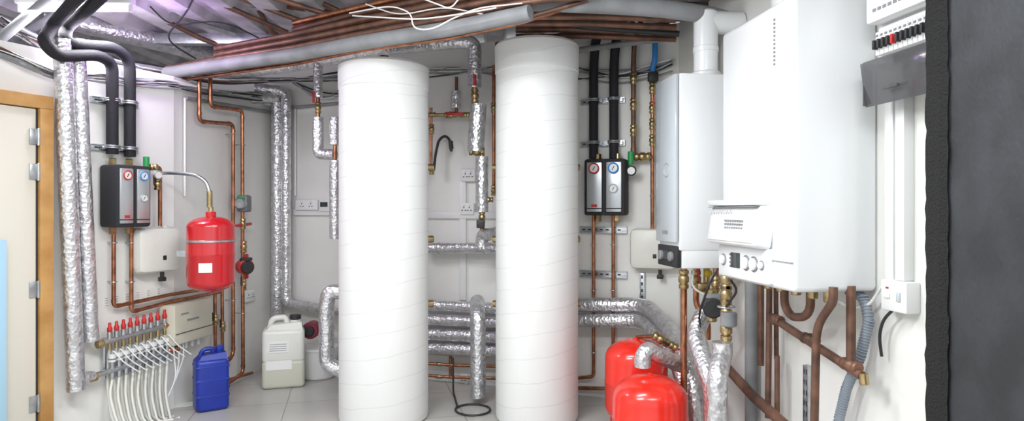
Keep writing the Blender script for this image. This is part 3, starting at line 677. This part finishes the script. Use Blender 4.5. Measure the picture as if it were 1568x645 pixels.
o=Obj('cable_trunking',R.T); wbox(o,R,1354,1367,135,430,0,.03,WHITE2,.003); wbox(o,R,1370,1384,135,430,0,.045,WHITE2,.003); o.done()
o=Obj('fused_spur_box',R.T); s0,s1,zb,zt=wbox(o,R,1348,1388,430,478,0,.06,WHITE2,.008)
o.box(((s0+s1)/2-.03,-.062,(zb+zt)/2),(.03,.008,.02),WHITE2,.002); o.box(((s0+s1)/2-.03,-.061,zt-.03),(.012,.006,.006),REDP); o.box(((s0+s1)/2+.03,-.062,(zb+zt)/2),(.02,.006,.035),PANELG,.002); o.done()
# consumer unit
o=Obj('consumer_unit',R.T)
s0=R.sz(1326,0,.12)[0]; s1=R.sz(1438,0,.12)[0]; L=s1-s0; cs=(s0+s1)/2
z0=1.945; z1=2.36
o.box((cs,-.031,(z0+z1)/2),(L,.06,z1-z0),WHITE2,.012); o.box((cs,-.09,z1-.12),(L,.07,.24),WHITE2,.015)
o.box((cs,-.09,z0+.015),(L,.07,.03),WHITE2,.01); o.box((cs,-.065,z0+.10),(L*.94,.02,.13),WHITE,.004)
n=12
for k in range(n):
    x=s0+L*.12+L*.8*k/n
    o.box((x,-.085,z0+.095),(L*.8/n*.88,.04,.09),WHITE2,.002); o.box((x,-.112,z0+.09),(L*.8/n*.45,.025,.035),BLACKP if k!=4 else REDP,.002)
    o.box((x,-.106,z0+.125),(L*.8/n*.5,.002,.008),GREYP)
for k in range(10): o.box((s0+L*.15+L*.075*k,-.1255,z1-.195),(L*.05,.002,.012),GREYP)
Rc=Matrix.Rotation(math.radians(8),4,'X'); zc=z0+.025
o.box((cs,-.135,zc-.085),(L*.97,.008,.17),SMOKE,.003,R=Rc); o.box((cs,-.13,zc-.005),(L*.97,.02,.02),SMOKE,.004)
o.box((s0+.01,-.12,zc-.085),(.006,.04,.16),SMOKE,.002); o.box((s1-.01,-.12,zc-.085),(.006,.04,.16),SMOKE,.002)
o.box((cs,-.155,zc-.12),(L*.2,.012,.01),SMOKE)
o.done()
# dark pier on the right
o=Obj('wall_pier'); X=1.31
o.prism([(X,2.04),(X,.9),(1.80,.9),(1.62,2.04)],0,CEIL,SLAB)
vs=[];fs=[];N=90
for k in range(N+1):
    z=CEIL*k/N
    for (x,y) in ((X-.008,1.95),(X-.014,1.98),(X-.012,2.05),(X+.05,2.07)):
        vs.append((x+random.uniform(-.0015,.0015),y+random.uniform(-.004,.004),z))
for k in range(N):
    for j in range(3): fs.append([k*4+j,k*4+j+1,k*4+5+j,k*4+4+j])
o.add(vs,fs,SLABE); o.done()

# ---------------------------------------------------------------- lights
def batten_or_fill(c,L,rot=0,power=60,col=(.96,.985,1.0),tube=TUBE,up=10,ucol=None):
    T=Matrix.Translation(Vector(c))@Matrix.Rotation(rot,4,'Z'); o=Obj('fluorescent_or_fill_fitting',T)
    o.box((0,0,.03),(.07,L,.05),WHITE2,.006); o.cyl((0,-L/2+.02,-.02),(0,L/2-.02,-.02),.016,tube)
    for q in (-1,1): o.box((0,q*(L/2-.015),-.015),(.03,.02,.05),WHITE2,.004)
    o.done()
    l=bpy.data.lights.new('batten_or_fill_lamp','AREA'); l.shape='RECTANGLE'; l.size=.25; l.size_y=L; l.energy=power; l.color=col
    ob=bpy.data.objects.new('batten_or_fill_lamp',l); ob.location=Vector(c)+Vector((0,0,-.06)); ob.rotation_euler=(0,0,rot); bpy.context.scene.collection.objects.link(ob)
    l=bpy.data.lights.new('batten_ceiling_fill','POINT'); l.energy=up; l.color=ucol or col; l.shadow_soft_size=.12  # added point light under each fitting to brighten the ceiling
    ob=bpy.data.objects.new('batten_ceiling_fill',l); ob.location=Vector(c)+Vector((0,0,-.22)); bpy.context.scene.collection.objects.link(ob)
batten_or_fill((-2.66,3.98,2.65),.7,math.radians(90),30,(.97,.95,1.0),up=13,ucol=(.84,.66,1.0))  # fitting in view; its point light is tinted violet to imitate lens glow
batten_or_fill((-1.3,1.6,2.66),1.4,math.radians(90),66,up=13)  # added batten out of view, fill light for the left side
batten_or_fill((.6,1.2,2.66),1.4,math.radians(90),34,up=8)  # added unseen batten, fills the right side by the boilers
batten_or_fill((-.4,2.7,2.68),1.2,math.radians(90),28,up=9)  # added batten above the frame, fill for cylinders and back wall
l=bpy.data.lights.new('violet_glow_fill','POINT'); l.energy=4.5; l.color=(.66,.32,1.0); l.shadow_soft_size=.1  # added violet point light imitating a purple lens glow; no fitting here
ob=bpy.data.objects.new('violet_glow_fill',l); ob.location=(-2.2,4.2,2.5); bpy.context.scene.collection.objects.link(ob)
w=bpy.data.worlds.new('World'); bpy.context.scene.world=w; w.use_nodes=True
w.node_tree.nodes['Background'].inputs[0].default_value=(.95,.98,1,1); w.node_tree.nodes['Background'].inputs[1].default_value=1.25
# ---------------------------------------------------------------- camera
cd=bpy.data.cameras.new('camera'); cd.sensor_width=36; cd.lens=F/1568*36; cd.clip_start=.05
co=bpy.data.objects.new('camera',cd); co.location=(0,0,H); co.rotation_euler=(math.radians(90),0,0)
bpy.context.scene.collection.objects.link(co); bpy.context.scene.camera=co
bpy.context.scene.view_settings.view_transform='Standard'
bpy.context.scene.view_settings.exposure=0.03
